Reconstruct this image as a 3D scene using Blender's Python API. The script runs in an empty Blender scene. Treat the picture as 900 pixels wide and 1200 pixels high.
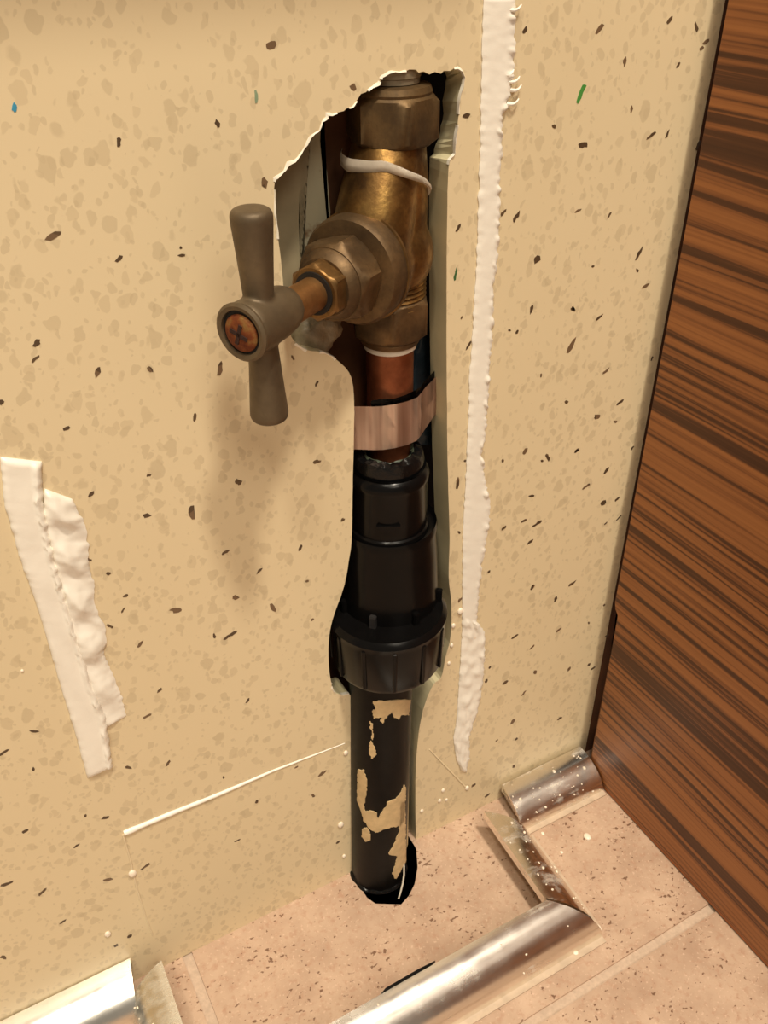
import bpy, bmesh, math, random
from mathutils import Vector, Matrix, noise
from mathutils.geometry import tessellate_polygon
random.seed(7)
S = bpy.context.scene
COL = S.collection

# ---------------------------------------------------------------- camera
PITCH, YAW, ROLL, FPX = .61015, .5031, .00802, 1033.1
CAM = Vector((-.1253018, -.215, .366464))
_f = Vector((math.sin(YAW)*math.cos(PITCH), math.cos(YAW)*math.cos(PITCH), -math.sin(PITCH)))
_r = Vector((math.cos(YAW), -math.sin(YAW), 0)); _d = _f.cross(_r)
RX = _r*math.cos(ROLL) + _d*math.sin(ROLL)
DN = -_r*math.sin(ROLL) + _d*math.cos(ROLL)
cam = bpy.data.cameras.new('camera'); camo = bpy.data.objects.new('camera', cam); COL.objects.link(camo)
M = Matrix.Identity(4)
for i in range(3):
    M[i][0] = RX[i]; M[i][1] = -DN[i]; M[i][2] = -_f[i]; M[i][3] = CAM[i]
camo.matrix_world = M
cam.sensor_fit = 'VERTICAL'; cam.sensor_height = 24; cam.lens = 24*FPX/1200
cam.clip_start = .005; cam.clip_end = 20
S.camera = camo

# ---------------------------------------------------------------- light
w = bpy.data.worlds.new('world'); S.world = w; w.use_nodes = True
bg = w.node_tree.nodes['Background']
bg.inputs[0].default_value = (1.0, .89, .72, 1); bg.inputs[1].default_value = .44
def lamp(name, loc, size, power, col):
    l = bpy.data.lights.new(name, 'AREA'); l.shape = 'DISK'; l.size = size; l.energy = power; l.color = col
    o = bpy.data.objects.new(name, l); COL.objects.link(o); o.location = loc
    d = Vector((0, 0, .2)) - Vector(loc); o.rotation_euler = d.to_track_quat('-Z', 'Y').to_euler()
    return o
lamp('ceiling_lamp', (.05, -.70, 2.15), .17, 58, (1, .89, .72))
lamp('ceiling_lamp', (-.66, -.86, 2.15), .17, 20, (1, .89, .71))
lamp('ceiling_lamp', (-.25, -1.75, 2.15), 1.0, 38, (1, .89, .72))
S.view_settings.view_transform = 'Standard'; S.view_settings.look = 'None'
S.view_settings.exposure = -.78; S.view_settings.gamma = 1; S.view_settings.use_curve_mapping = False

# ---------------------------------------------------------------- pixel rays to real planes
def ray(px, py): return RX*(px-450)/FPX + DN*(py-600)/FPX + _f
def W(px, py, y=0.0):
    v = ray(px, py); return CAM + v*((y-CAM.y)/v.y)
def F(px, py, z=0.0):
    v = ray(px, py); return CAM + v*((z-CAM.z)/v.z)
def proj(p):
    v = p-CAM; return (450+FPX*v.dot(RX)/v.dot(_f), 600+FPX*v.dot(DN)/v.dot(_f))

# ---------------------------------------------------------------- materials
def srgb(r, g, b):
    c = [x/255 for x in (r, g, b)]
    return tuple(x/12.92 if x <= .04045 else ((x+.055)/1.055)**2.4 for x in c)+(1,)
class NT:
    def __init__(s, name):
        s.m = bpy.data.materials.new(name); s.m.use_nodes = True
        s.t = s.m.node_tree; s.b = s.t.nodes['Principled BSDF']
        s.co = None
    def n(s, typ, ins=None, **kw):
        x = s.t.nodes.new(typ)
        for k, v in kw.items(): setattr(x, k, v)
        for k, v in (ins or {}).items(): s.set(x.inputs[k], v)
        return x
    def set(s, sock, v):
        if hasattr(v, 'is_linked') or isinstance(v, bpy.types.NodeSocket): s.t.links.new(v, sock)
        else: sock.default_value = v
    def coord(s):
        if not s.co: s.co = s.n('ShaderNodeTexCoord').outputs['Object']
        return s.co
    def mapping(s, scale=(1, 1, 1), loc=(0, 0, 0), rot=(0, 0, 0), vec=None):
        return s.n('ShaderNodeMapping', {'Vector': vec or s.coord(), 'Scale': scale, 'Location': loc, 'Rotation': rot}).outputs[0]
    def noise(s, scale, detail=3, rough=.55, vec=None, dist=0):
        return s.n('ShaderNodeTexNoise', {'Vector': vec or s.coord(), 'Scale': scale, 'Detail': detail, 'Roughness': rough, 'Distortion': dist})
    def ramp(s, fac, stops, interp='LINEAR'):
        x = s.n('ShaderNodeValToRGB', {'Fac': fac}); x.color_ramp.interpolation = interp
        e = x.color_ramp.elements
        while len(e) < len(stops): e.new(.5)
        for a, (p, c) in zip(e, stops): a.position = p; a.color = c if len(c) == 4 else c+(1,)
        return x.outputs['Color']
    def mix(s, fac, a, b, blend='MIX'):
        x = s.n('ShaderNodeMix', data_type='RGBA', blend_type=blend)
        s.set(x.inputs['Factor'], fac); s.set(x.inputs['A'], a); s.set(x.inputs['B'], b)
        return x.outputs['Result']
    def math(s, op, a, b=0.0, c=0.0):
        x = s.n('ShaderNodeMath', operation=op)
        s.set(x.inputs[0], a); s.set(x.inputs[1], b); s.set(x.inputs[2], c)
        return x.outputs[0]
    def bump(s, h, dist=.0003, strength=.5):
        s.set(s.b.inputs['Normal'], s.n('ShaderNodeBump', {'Height': h, 'Distance': dist, 'Strength': strength}).outputs[0])
    def p(s, **kw):
        names = dict(col='Base Color', rough='Roughness', metal='Metallic', spec='Specular IOR Level', coat='Coat Weight', coatr='Coat Roughness', sss='Subsurface Weight', alpha='Alpha', trans='Transmission Weight')
        for k, v in kw.items(): s.set(s.b.inputs[names[k]], v)
        return s
def simple(name, c, rough=.5, metal=0, var=.12, vs=300, bump=0, c2=None, **kw):
    t = NT(name); n = t.noise(vs, 4)
    dark = c2 or tuple(x*(1-var*2.2) for x in c[:3])+(1,)
    t.p(col=t.ramp(n.outputs['Fac'], [(.35, dark), (.68, c)]), rough=rough, metal=metal, **kw)
    if bump: t.bump(n.outputs['Fac'], bump, .6)
    return t.m

# printed stone-effect wall board
def wall_mat():
    t = NT('stone_effect_board')
    warp = t.noise(210, 2); co = t.coord()
    v = t.n('ShaderNodeVectorMath', {0: warp.outputs['Color'], 1: (.5, .5, .5)}, operation='SUBTRACT').outputs[0]
    v = t.n('ShaderNodeVectorMath', {0: v, 'Scale': .0042}, operation='SCALE').outputs[0]
    wv = t.n('ShaderNodeVectorMath', {0: co, 1: v}, operation='ADD').outputs[0]
    base = t.mix(t.noise(14, 2).outputs['Fac'], srgb(223, 204, 167), srgb(229, 211, 175))
    out = base
    for sc, lo, hi, c, rot in ((170, .10, .42, srgb(203, 184, 149), .5), (255, .10, .46, srgb(206, 187, 152), -.6), (340, .10, .46, srgb(207, 188, 153), .9), (500, .08, .42, srgb(209, 190, 155), .2)):
        vec = t.mapping((1, .001, .72), (sc*.01, 0, sc*.02), (0, rot, 0), wv)
        vo = t.n('ShaderNodeTexVoronoi', {'Vector': vec, 'Scale': sc, 'Randomness': 1.0})
        sep = t.n('ShaderNodeSeparateColor', {0: vo.outputs['Color']})
        th = t.n('ShaderNodeMapRange', {0: sep.outputs[0], 1: .35, 2: 1.0, 3: lo, 4: hi}).outputs[0]
        d = t.math('SUBTRACT', th, vo.outputs['Distance'])
        m = t.n('ShaderNodeMapRange', {0: d, 1: 0.0, 2: .05, 3: 0.0, 4: .50}).outputs[0]
        m = t.math('MULTIPLY', m, t.math('GREATER_THAN', sep.outputs[0], .35))
        cc = t.mix(sep.outputs[1], c, tuple(a*.9 for a in c[:3])+(1,))
        out = t.mix(m, out, cc)
    t.p(col=out, rough=.38, spec=.35)
    return t.m
MWALL = wall_mat()
MEDGE = simple('board_core', srgb(222, 210, 170), .55, vs=90, var=.05)
MCHIPWHITE = simple('fresh_chipped_edge', srgb(246, 238, 220), .5, var=.04)
def chip_mat():
    t = NT('dark_speckle')
    r = t.n('ShaderNodeObjectInfo')
    v = t.n('ShaderNodeTexVoronoi', {'Vector': t.coord(), 'Scale': 90.0})
    t.p(col=t.ramp(t.n('ShaderNodeSeparateColor', {0: v.outputs['Color']}).outputs[0], [(0, srgb(84, 66, 48)), (.5, srgb(116, 92, 68)), (.8, srgb(96, 76, 54)), (1, srgb(120, 84, 66))], 'CONSTANT'), rough=.4)
    return t.m
MCHIP = chip_mat()
def wood_mat():
    t = NT('zebrano_laminate')
    g0 = t.mapping((1, 1, 1))
    wob = t.noise(5, 2, vec=t.mapping((1, 1, 3)))
    wv = t.n('ShaderNodeVectorMath', {0: t.n('ShaderNodeVectorMath', {0: wob.outputs['Color'], 'Scale': .009}, operation='SCALE').outputs[0], 1: g0}, operation='ADD').outputs[0]
    a = t.noise(1, 3, .55, t.mapping((1, 2.0, 240), vec=wv))
    b = t.noise(1, 2, .5, t.mapping((1, 5.0, 560), (3, 0, 0), vec=wv))
    c = t.noise(1, 2, .5, t.mapping((1, 1.5, 38), (9, 0, 0), vec=wv))
    k = t.math('ADD', t.math('MULTIPLY', a.outputs['Fac'], .62), t.math('MULTIPLY', b.outputs['Fac'], .38))
    k = t.math('ADD', k, t.math('MULTIPLY', t.math('SUBTRACT', c.outputs['Fac'], .5), .35))
    col = t.ramp(k, [(.35, srgb(64, 38, 22)), (.445, srgb(82, 50, 29)), (.47, srgb(128, 80, 46)), (.53, srgb(162, 105, 60)), (.60, srgb(176, 116, 66)), (.70, srgb(140, 88, 50))])
    fine = t.noise(1, 2, .5, t.mapping((1, 12, 1500)))
    col = t.mix(t.math('MULTIPLY', fine.outputs['Fac'], .35), col, srgb(112, 68, 42))
    t.p(col=col, rough=.42, spec=.4); t.bump(k, .0002, .3)
    return t.m
MWOOD = wood_mat()
MCORE = simple('chipboard_edge', srgb(150, 100, 60), .8, vs=900, var=.2, bump=.0003)
def tile_mat():
    t = NT('pink_stone_tile')
    n1 = t.noise(45, 4, .6); n2 = t.noise(330, 4, .65); n3 = t.noise(700, 2)
    c = t.mix(t.n('ShaderNodeMapRange', {0: n1.outputs['Fac'], 1: .3, 2: .7}).outputs[0], srgb(176, 147, 125), srgb(204, 176, 152))
    c = t.mix(t.n('ShaderNodeMapRange', {0: n2.outputs['Fac'], 1: .40, 2: .62, 3: .0, 4: .55}).outputs[0], srgb(205, 166, 138), c) if False else t.mix(t.n('ShaderNodeMapRange', {0: n2.outputs['Fac'], 1: .52, 2: .68, 3: .0, 4: .6}).outputs[0], c, srgb(176, 136, 112))
    c = t.mix(t.n('ShaderNodeMapRange', {0: n3.outputs['Fac'], 1: .6, 2: .7, 3: .0, 4: .5}).outputs[0], c, srgb(222, 194, 170))
    v = t.n('ShaderNodeTexVoronoi', {'Vector': t.coord(), 'Scale': 260.0, 'Randomness': 1.0})
    sp = t.n('ShaderNodeSeparateColor', {0: v.outputs['Color']})
    n4 = t.noise(430, 2, .5, vec=t.mapping((1, 1.35, 1), (.3, .2, 0), (0, 0, .5))); n5 = t.noise(60, 2, .5, vec=t.mapping((1, 1, 1), (.7, .1, 0)))
    m = t.n('ShaderNodeMapRange', {0: t.math('ADD', n4.outputs['Fac'], t.math('MULTIPLY', n5.outputs['Fac'], .45)), 1: .875, 2: .92, 3: 0, 4: .85}).outputs[0]
    c = t.mix(m, c, srgb(104, 70, 50))
    t.p(col=c, rough=.42, spec=.4); t.bump(n2.outputs['Fac'], .0002, .4)
    return t.m
MTILE = tile_mat()
MGROUT = simple('grout', srgb(206, 182, 160), .8, vs=500, var=.08, bump=.0002)
def brass(name, c1, c2, c3, rough=.38, metal=.85, sc=90):
    t = NT(name); n = t.noise(sc, 5, .6); n2 = t.noise(sc*9, 3)
    c = t.ramp(n.outputs['Fac'], [(.32, c1), (.5, c2), (.68, c3)])
    c = t.mix(t.n('ShaderNodeMapRange', {0: n2.outputs['Fac'], 1: .5, 2: .75, 3: 0, 4: .35}).outputs[0], c, c1)
    t.p(col=c, metal=metal, rough=t.n('ShaderNodeMapRange', {0: n.outputs['Fac'], 1: .3, 2: .7, 3: rough+.16, 4: rough}).outputs[0])
    t.bump(n2.outputs['Fac'], .00012, .5)
    return t.m
MBODY = brass('tarnished_cast_brass', srgb(78, 56, 32), srgb(126, 94, 52), srgb(178, 140, 80), .32, .85)
MDULL = brass('dull_oxidised_brass', srgb(74, 58, 40), srgb(100, 79, 54), srgb(126, 100, 68), .44, .7)
MHAND = brass('grey_brown_metal_handle', srgb(90, 76, 58), srgb(104, 89, 68), srgb(118, 101, 76), .42, .5, 60)
MNUT = brass('shadowed_brass_nut', srgb(70, 54, 36), srgb(92, 72, 46), srgb(112, 88, 56), .5, .6)  # darker brass copy, shade of the cavity put into the colour
MGOLD = brass('bright_brass', srgb(88, 64, 36), srgb(118, 88, 50), srgb(150, 112, 64), .38, .75)
MSPIN = brass('worn_brass_spindle', srgb(120, 84, 50), srgb(152, 110, 66), srgb(170, 128, 80), .36, .8)
MRUST = brass('rusty_screw', srgb(96, 42, 18), srgb(126, 66, 28), srgb(140, 108, 56), .6, .4, 350)
MSLOT = simple('screw_recess', srgb(50, 22, 12), .8)
MDARK = simple('dark_gap', srgb(22, 16, 12), .7)
MCOPPER = brass('old_copper', srgb(116, 64, 40), srgb(148, 88, 58), srgb(176, 110, 76), .38, .75, 70)
MGREYPIPE = brass('dull_grey_copper', srgb(120, 110, 92), srgb(140, 126, 104), srgb(156, 142, 118), .5, .5, 80)
MPTFE = simple('white_thread_tape', srgb(232, 222, 206), .5, var=.06)
MBLACK = simple('black_plastic', srgb(14, 13, 13), .22, var=.1, vs=200, spec=.15, bump=.00005)
MBLACKM = simple('black_pipe_plastic', srgb(17, 15, 14), .38, var=.15, vs=240, spec=.15, bump=.00008)
MRUBBER = simple('black_sealant', srgb(14, 14, 15), .22, vs=500, bump=.0006, spec=.3)
MGREEN = simple('verdigris_sealant', srgb(70, 78, 62), .5, vs=500, bump=.0005)
MPLAS = simple('dark_blue_plastic', srgb(60, 72, 80), .25, vs=120, bump=.0006)
MPAINT = simple('cream_paint', srgb(214, 186, 140), .5, vs=260, var=.1, bump=.00008)
MSTRIP = simple('cream_strip', srgb(200, 176, 130), .5, var=.06)
def band_mat():
    t = NT('pinkish_metal_band')
    n = t.noise(1, 3, .6, t.mapping((150, 150, 6)))
    c = t.ramp(n.outputs['Fac'], [(.3, srgb(176, 136, 114)), (.45, srgb(206, 170, 148)), (.58, srgb(232, 206, 186)), (.75, srgb(200, 176, 150))])
    t.p(col=c, metal=.5, rough=.4); return t.m
MBAND = band_mat()
def sil_mat(name, c, sss=.15):
    t = NT(name); n = t.noise(260, 3)
    t.p(col=t.mix(n.outputs['Fac'], tuple(x*.94 for x in c[:3])+(1,), c), rough=.33, spec=.45)
    t.bump(n.outputs['Fac'], .0003, .35); return t.m
MSIL = sil_mat('white_silicone', srgb(248, 242, 230))
MSILD = sil_mat('white_silicone_blob', srgb(244, 230, 210))
MCAULK = sil_mat('cream_caulk', srgb(232, 214, 180))
def smear_mat():
    t = NT('thin_silicone_smear'); n = t.noise(190, 4, .6)
    t.p(col=srgb(236, 222, 200), rough=.4, alpha=t.n('ShaderNodeMapRange', {0: n.outputs['Fac'], 1: .35, 2: .75, 3: .08, 4: .6}).outputs[0]); return t.m
MSMEAR = smear_mat()
def chrome_mat(name, dirt, base=(.86, .82, .76, 1), dirtcol=None):
    t = NT(name); n = t.noise(60, 5, .65); n2 = t.noise(1, 3, .6, t.mapping((30, 300, 300)))
    k = t.math('ADD', t.math('MULTIPLY', n.outputs['Fac'], .6), t.math('MULTIPLY', n2.outputs['Fac'], .4))
    m = t.n('ShaderNodeMapRange', {0: k, 1: .60-dirt*.3, 2: .68, 3: .0, 4: .8}).outputs[0]
    t.p(col=t.mix(m, base, dirtcol or srgb(214, 202, 184)), metal=t.math('SUBTRACT', 1.0, m), rough=t.n('ShaderNodeMapRange', {0: k, 1: .3, 2: .75, 3: .14, 4: .36}).outputs[0])
    t.bump(k, .0003, .2); return t.m
MCHROME = chrome_mat('scuffed_chrome', .05)
MCHROME2 = chrome_mat('dirty_chrome', .30)
MFROST = chrome_mat('dulled_chrome', .62, (.70, .66, .58, 1), srgb(196, 188, 168))
MLIP = simple('soft_clear_lip', srgb(206, 184, 160), .3, var=.08, vs=200)
MBOARD1 = simple('grey_board', srgb(152, 140, 112), .7, vs=120, var=.08)
def stained():
    t = NT('stained_old_board'); n = t.noise(75, 4, .6)
    t.p(col=t.mix(t.n('ShaderNodeMapRange', {0: n.outputs['Fac'], 1: .54, 2: .6}).outputs[0], srgb(168, 160, 134), srgb(120, 92, 62)), rough=.75); return t.m
MBOARD2 = stained()
MTIMBER = simple('dark_timber', srgb(110, 66, 34), .8, vs=60, var=.2)
MCAV = simple('cavity_dark', srgb(48, 34, 26), .9)
def lump():
    t = NT('set_adhesive'); n = t.noise(170, 4, .6)
    t.p(col=t.mix(n.outputs['Fac'], srgb(120, 104, 78), srgb(182, 172, 148)), rough=.4); t.bump(n.outputs['Fac'], .0012, .8); return t.m
MLUMP = lump()
MPLASTER = simple('painted_plaster', srgb(222, 206, 176), .6)

# ---------------------------------------------------------------- object helpers
def empty(name, loc, label=None, cat=None, group=None, kind=None):
    o = bpy.data.objects.new(name, None); COL.objects.link(o); o.location = loc; o.empty_display_size = .01
    return tag(o, label, cat, group, kind)
def tag(o, label=None, cat=None, group=None, kind=None):
    for k, v in (('label', label), ('category', cat), ('group', group), ('kind', kind)):
        if v: o[k] = v
    return o
def fin(name, bm, mats, parent=None, angle=35, smooth=True):
    bmesh.ops.recalc_face_normals(bm, faces=bm.faces)
    me = bpy.data.meshes.new(name); bm.to_mesh(me); bm.free()
    for m in (mats if isinstance(mats, (list, tuple)) else [mats]): me.materials.append(m)
    if smooth:
        me.shade_smooth(); me.set_sharp_from_angle(angle=math.radians(angle))
    o = bpy.data.objects.new(name, me); COL.objects.link(o)
    if parent:
        o.parent = parent; 
        pm = Matrix.Translation(parent_world(parent)); o.matrix_parent_inverse = pm.inverted()
    return o
def parent_world(p):
    v = p.location.copy()
    return v
def recentre(o):
    """origin of a single-mesh thing at the middle of its base"""
    me = o.data; xs = [v.co for v in me.vertices]
    c = Vector((sum(v.x for v in xs)/len(xs), sum(v.y for v in xs)/len(xs), min(v.z for v in xs)))
    me.transform(Matrix.Translation(-c)); o.location = c
    return o
def frame(d):
    d = Vector(d).normalized(); up = Vector((0, 0, 1)) if abs(d.z) < .9 else Vector((0, 1, 0))
    u = up.cross(d).normalized(); v = d.cross(u)
    return u, v, d
def revolve(bm, prof, org, axis, seg=48, rf=None, cap=True, jit=None):
    """prof: (radius, height[, blend to rf]) along axis"""
    u, v, d = frame(axis); org = Vector(org); rings = []
    for i, pr in enumerate(prof):
        r, h = pr[0], pr[1]; ring = []
        for k in range(seg):
            a = 2*math.pi*k/seg; rr = r
            if rf and len(pr) > 2 and pr[2]: rr = min(r, rf(a))
            hh = h + (jit(a, i) if jit else 0)
            ring.append(bm.verts.new(org + d*hh + (u*math.cos(a)+v*math.sin(a))*rr))
        rings.append(ring)
    for a, b in zip(rings, rings[1:]):
        for k in range(seg): bm.faces.new((a[k], a[(k+1) % seg], b[(k+1) % seg], b[k]))
    if cap: bm.faces.new(rings[0][::-1]); bm.faces.new(rings[-1])
    return bm
def hexf(af, rot=0):
    ap = af/2
    def f(a):
        t = (a-rot) % (math.pi/3) - math.pi/6
        return ap/math.cos(t)
    return f
def hexnut(bm, org, axis, af, h0, h1, ch=.0012, rot=0, hole=0):
    R = af/2/math.cos(math.pi/6)
    prof = [(af/2*.96, h0), (R*1.0, h0+ch, 1), (R, h1-ch, 1), (af/2*.96, h1)]
    prof = [(af/2*.96, h0, 1), (af/2*1.03, h0+ch*.4, 1), (R*1.01, h0+ch, 1), (R*1.01, h1-ch, 1), (af/2*1.03, h1-ch*.4, 1), (af/2*.96, h1, 1)]
    return revolve(bm, prof, org, axis, 72, hexf(af, rot))
def box(bm, lo, hi):
    r = bmesh.ops.create_cube(bm, size=1)['verts']
    lo = Vector(lo); hi = Vector(hi)
    for v in r: v.co = Vector([lo[i]+(v.co[i]+.5)*(hi[i]-lo[i]) for i in range(3)])
    return r
def tube(bm, pts, r, seg=10, rfun=None):
    rings = []
    for i, p in enumerate(pts):
        a = pts[max(0, i-1)]; b = pts[min(len(pts)-1, i+1)]
        u, v, d = frame(b-a); rr = rfun(i/(len(pts)-1)) if rfun else r
        rings.append([bm.verts.new(p+(u*math.cos(2*math.pi*k/seg)+v*math.sin(2*math.pi*k/seg))*rr) for k in range(seg)])
    for a, b in zip(rings, rings[1:]):
        # rings may twist if the frame flips; paths here are gentle
        for k in range(seg): bm.faces.new((a[k], a[(k+1) % seg], b[(k+1) % seg], b[k]))
    bm.faces.new(rings[0][::-1]); bm.faces.new(rings[-1])
    return bm
def prism(bm, pts, off, mat_side=0):
    a = [bm.verts.new(p) for p in pts]; b = [bm.verts.new(Vector(p)+off) for p in pts]
    f = [bm.faces.new(a), bm.faces.new(b[::-1])]
    n = len(a)
    for i in range(n):
        q = bm.faces.new((a[i], b[i], b[(i+1) % n], a[(i+1) % n])); q.material_index = mat_side
    bmesh.ops.triangulate(bm, faces=f, ngon_method='EAR_CLIP')
    return bm
def catmull(pts, n=6):
    P = [Vector(p) for p in pts]; out = []
    for i in range(len(P)-1):
        a, b, c, d = P[max(0, i-1)], P[i], P[i+1], P[min(len(P)-1, i+2)]
        for k in range(n):
            t = k/n; out.append(.5*((2*b)+(c-a)*t+(2*a-5*b+4*c-d)*t*t+(3*b-a-3*c+d)*t**3))
    out.append(P[-1]); return out
def dense(pts, step, jit=0, keep=None):
    out = []
    for i in range(len(pts)-1):
        a, b = Vector(pts[i]), Vector(pts[i+1]); n = max(1, int((b-a).length/step))
        for k in range(n):
            p = a.lerp(b, k/n)
            if jit and not (k == 0 and i == 0):
                p = p + Vector((random.uniform(-jit, jit), 0, random.uniform(-jit, jit)))
            out.append(p)
    out.append(Vector(pts[-1])); return out

# ---------------------------------------------------------------- wall board with the cut-out
T = .010
XW0, XW1, ZW1 = -.42, .1104, .62
left_px = [(412, 1022), (412, 960), (412, 900), (412, 850), (411, 816), (400, 814), (391, 811), (388, 800), (385, 775), (386, 745), (391, 722), (399, 700), (405, 680), (409, 655), (412, 635), (413, 600), (413.5, 560), (415, 500), (415, 470), (413, 448), (409, 437), (400, 426), (390, 419), (378, 413), (362, 411), (352, 407), (344, 399), (336, 380), (333, 345), (330, 310), (326, 280), (322.5, 250), (321, 222)]
up_px = [(321, 222), (324, 210), (332, 200), (338, 194), (349, 184), (355, 176), (364, 163), (372, 152), (382, 137), (385, 134), (402, 132), (412, 124), (424, 112), (434, 104), (444, 98), (449, 89), (455, 83), (470, 83), (492, 84), (510, 86), (527, 84), (532, 80)]
rt_px = [(532, 80), (537, 78), (542, 83), (546, 92), (543, 101), (541, 112), (538, 128), (537, 142), (536, 155), (534, 170), (533, 180), (527, 187), (526, 193)]
rt2_px = [(526, 193), (524.5, 225), (523.5, 300), (523.5, 415), (524, 497), (525, 560), (527, 630), (526, 676), (529, 710), (528, 746), (522, 771), (517, 794), (508, 802), (499, 822), (493, 845), (489, 875), (487, 915), (487, 960), (488, 992)]
LP = dense(catmull([W(*p) for p in left_px], 4), .004, .00006)
UP = dense([W(*p) for p in up_px], .0013, .00045)
RP = dense([W(*p) for p in rt_px], .0014, .0003)
R2 = dense(catmull([W(*p) for p in rt2_px], 4), .004, .00006)
LP[0].z = 0; R2[-1].z = 0
hole = LP[:-1]+UP[:-1]+RP[:-1]+R2
outline = [Vector((XW0, 0, 0))]+hole+[Vector((XW1, 0, 0)), Vector((XW1, 0, ZW1)), Vector((XW0, 0, ZW1))]
REAR = [W(px, py, T) for px, py in ((520, 84), (523, 90), (522, 101), (519, 118), (520, 133), (517, 148), (514, 163), (509, 174), (507.5, 186))]
bm = bmesh.new()
a = [bm.verts.new(p) for p in outline]
back = []
i1 = 1+len(LP)-1+len(UP)-1; i2 = i1+len(RP)-1
for i, p in enumerate(outline):
    q = p+Vector((0, T, 0))
    if i1 <= i < i2:     # the rear layer is broken closer to the tap than the face here
        t = (i-i1)/(i2-i1)*(len(REAR)-1); k = min(int(t), len(REAR)-2); q = REAR[k].lerp(REAR[k+1], t-k)
        q.x += .0004*noise.noise(q*500)
    back.append(bm.verts.new(q))
n = len(a)
for src in (a, back):
    for tri in tessellate_polygon([[Vector((v.co.x, v.co.z, 0)) for v in src]]):
        try: bm.faces.new([src[k] for k in tri])
        except ValueError: pass
for i in range(n):
    q = bm.faces.new((a[i], back[i], back[(i+1) % n], a[(i+1) % n])); q.material_index = 1
wall = fin('wall_back', bm, [MWALL, MEDGE], smooth=False); tag(wall, kind='structure')
# white crumbly rim of the cut
bm = bmesh.new()
def rim(pts, wmax, side):
    pts = dense(pts, .0006)
    rows = []; on = []
    for i, p in enumerate(pts):
        t = (pts[min(i+1, len(pts)-1)]-pts[max(i-1, 0)]).normalized(); nrm = Vector((t.z, 0, -t.x))*side
        k = wmax*max(.04, noise.noise(p*300)*1.6+.25)
        on.append(noise.noise(p*260)*1.6+.30 > 0)
        rows.append((p+Vector((0, .0008, 0))-nrm*.0003, p-nrm*.0002+Vector((0, -.00018-.0003*random.random(), 0)), p+nrm*k+Vector((0, -.00008, 0)), p+nrm*k+Vector((0, .0003, 0))))
    V = [[bm.verts.new(q) for q in r] for r in rows]
    for r0, r1, f in zip(V, V[1:], on):
        if f:
            for k in range(3): bm.faces.new((r0[k], r0[k+1], r1[k+1], r1[k]))
cut = lambda L: [W(*p) for p in L]
rim(UP[:int(len(UP)*.78)], .0008, -1)
rim(RP, .0005, -1)
rim([p for p in LP if W(400,816).z-.002 < p.z < W(400,790).z], .0007, -1)
rim([p for p in LP if W(390,425).z < p.z < W(345,400).z], .0008, -1)
rim([p for p in LP if p.z > W(326,285).z], .0009, -1)
fin('chipped_edge', bm, MCHIPWHITE, wall)

# printed speckles
dk = [(318,53,15,.4),(139,167,9),(255,145,8),(310,214,12),(64,276,15,.1),(212,290,4),(213,299,6),(140,303,10,.2),(43,402,9),(42,420,9,.7),(114,436,12,1),(176,433,10,2),(258,430,15,1.3),(228,489,9,1.2),(78,502,9,.4),(1,471,7),(371,450,7,1),(371,541,9,0),(343,419,6),(107,579,10,1.2),(172,604,10,0),(225,601,17,1.6),(279,565,10),(264,647,9,.6),(276,700,10,2),(206,715,14,2.7),(270,744,13,.5),(164,755,9,.8),(147,698,6,.9),(144,715,7,.9),(129,734,8,2),(127,672,5),(187,809,6,.5),(172,839,9,.1),(40,857,8,2.4),(4,882,9,.3),(39,901,5),(150,899,9,2),(197,894,9,.8),(251,745,6),(104,656,6,2),(290,821,7,.9),(174,557,5),(402,609,6,1),(352,642,8,1),(304,669,8,1),(360,681,4),(320,712,12,2),(366,726,5),
(615,35,9,1.1),(547,136,10,2.8),(649,148,8,2.4),(590,249,7),(605,254,12,1.1),(537,267,9,.7),(677,247,7,.3),(629,304,10),(623,362,10,1.2),(671,362,7,2.6),(549,405,9,1.2),(597,387,4),(606,389,5),(670,404,17,1.1),(634,440,4),(664,471,7,2.3),(615,529,10,1.2),(642,536,10,2),(635,540,4),(676,528,6,.3),(589,540,5),(536,566,12,1.5),(623,581,6,2.8),(590,619,8,.4),(614,610,6,.3),(629,614,10,.2),(621,635,9,.9),(573,670,4),(538,624,5),(624,688,7),(670,684,9,.5),(651,702,8,1.2),(603,746,8,.5),(655,738,6,.8),(624,758,7,.9),(574,782,4),(570,798,6,2.4),(592,800,9,.6),(627,788,8,2),(667,784,6,.9),(614,812,8,.8),(601,845,10,1.1),(656,842,6,.4),(605,866,5,.2),(582,868,4),(602,898,5),(555,920,6,1),(571,932,7,.2),(539,703,6,1.4),(545,540,4),
(703,33,12,.9),(785,23,11,1.2),(816,32,10,2),(827,49,7),(822,57,7),(732,72,10,1.4),(795,76,6,.7),(740,128,6,1.6),(763,159,10,.4),(782,157,9,1.2),(684,170,10),(818,171,11,1.5),(714,252,6,.9),(749,297,12,1.2),(757,335,9,.4),(747,317,5),(702,372,9,.6),(695,312,4),(672,362,6),(710,435,9,.8),(727,471,9,.7),(700,488,10,2.8),(721,494,6,2.5),(764,420,5),(741,525,5),(711,551,9,.6),(687,570,8,.5),(676,528,5),(707,589,8),(723,585,6),(725,607,7,.6),(710,613,4),(690,730,4),(711,745,4),(708,709,4),(695,783,5),(690,779,5),
(262,911,4),(301,939,6,2),(378,906,10,.6),(347,899,4),(367,932,6),(396,987,5,.8),(136,1108,7,1.5),(152,1097,7),(278,985,5,.1),(29,974,8,.2),(100,956,5),(124,958,8),(126,1031,10,2.8),(171,1015,9,.4),(7,1036,11,.1),(50,1045,11,.7),(90,991,8,.6),(4,1122,8),(74,1080,6),(414,102,11,2.4),(541,372,4)]
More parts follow.
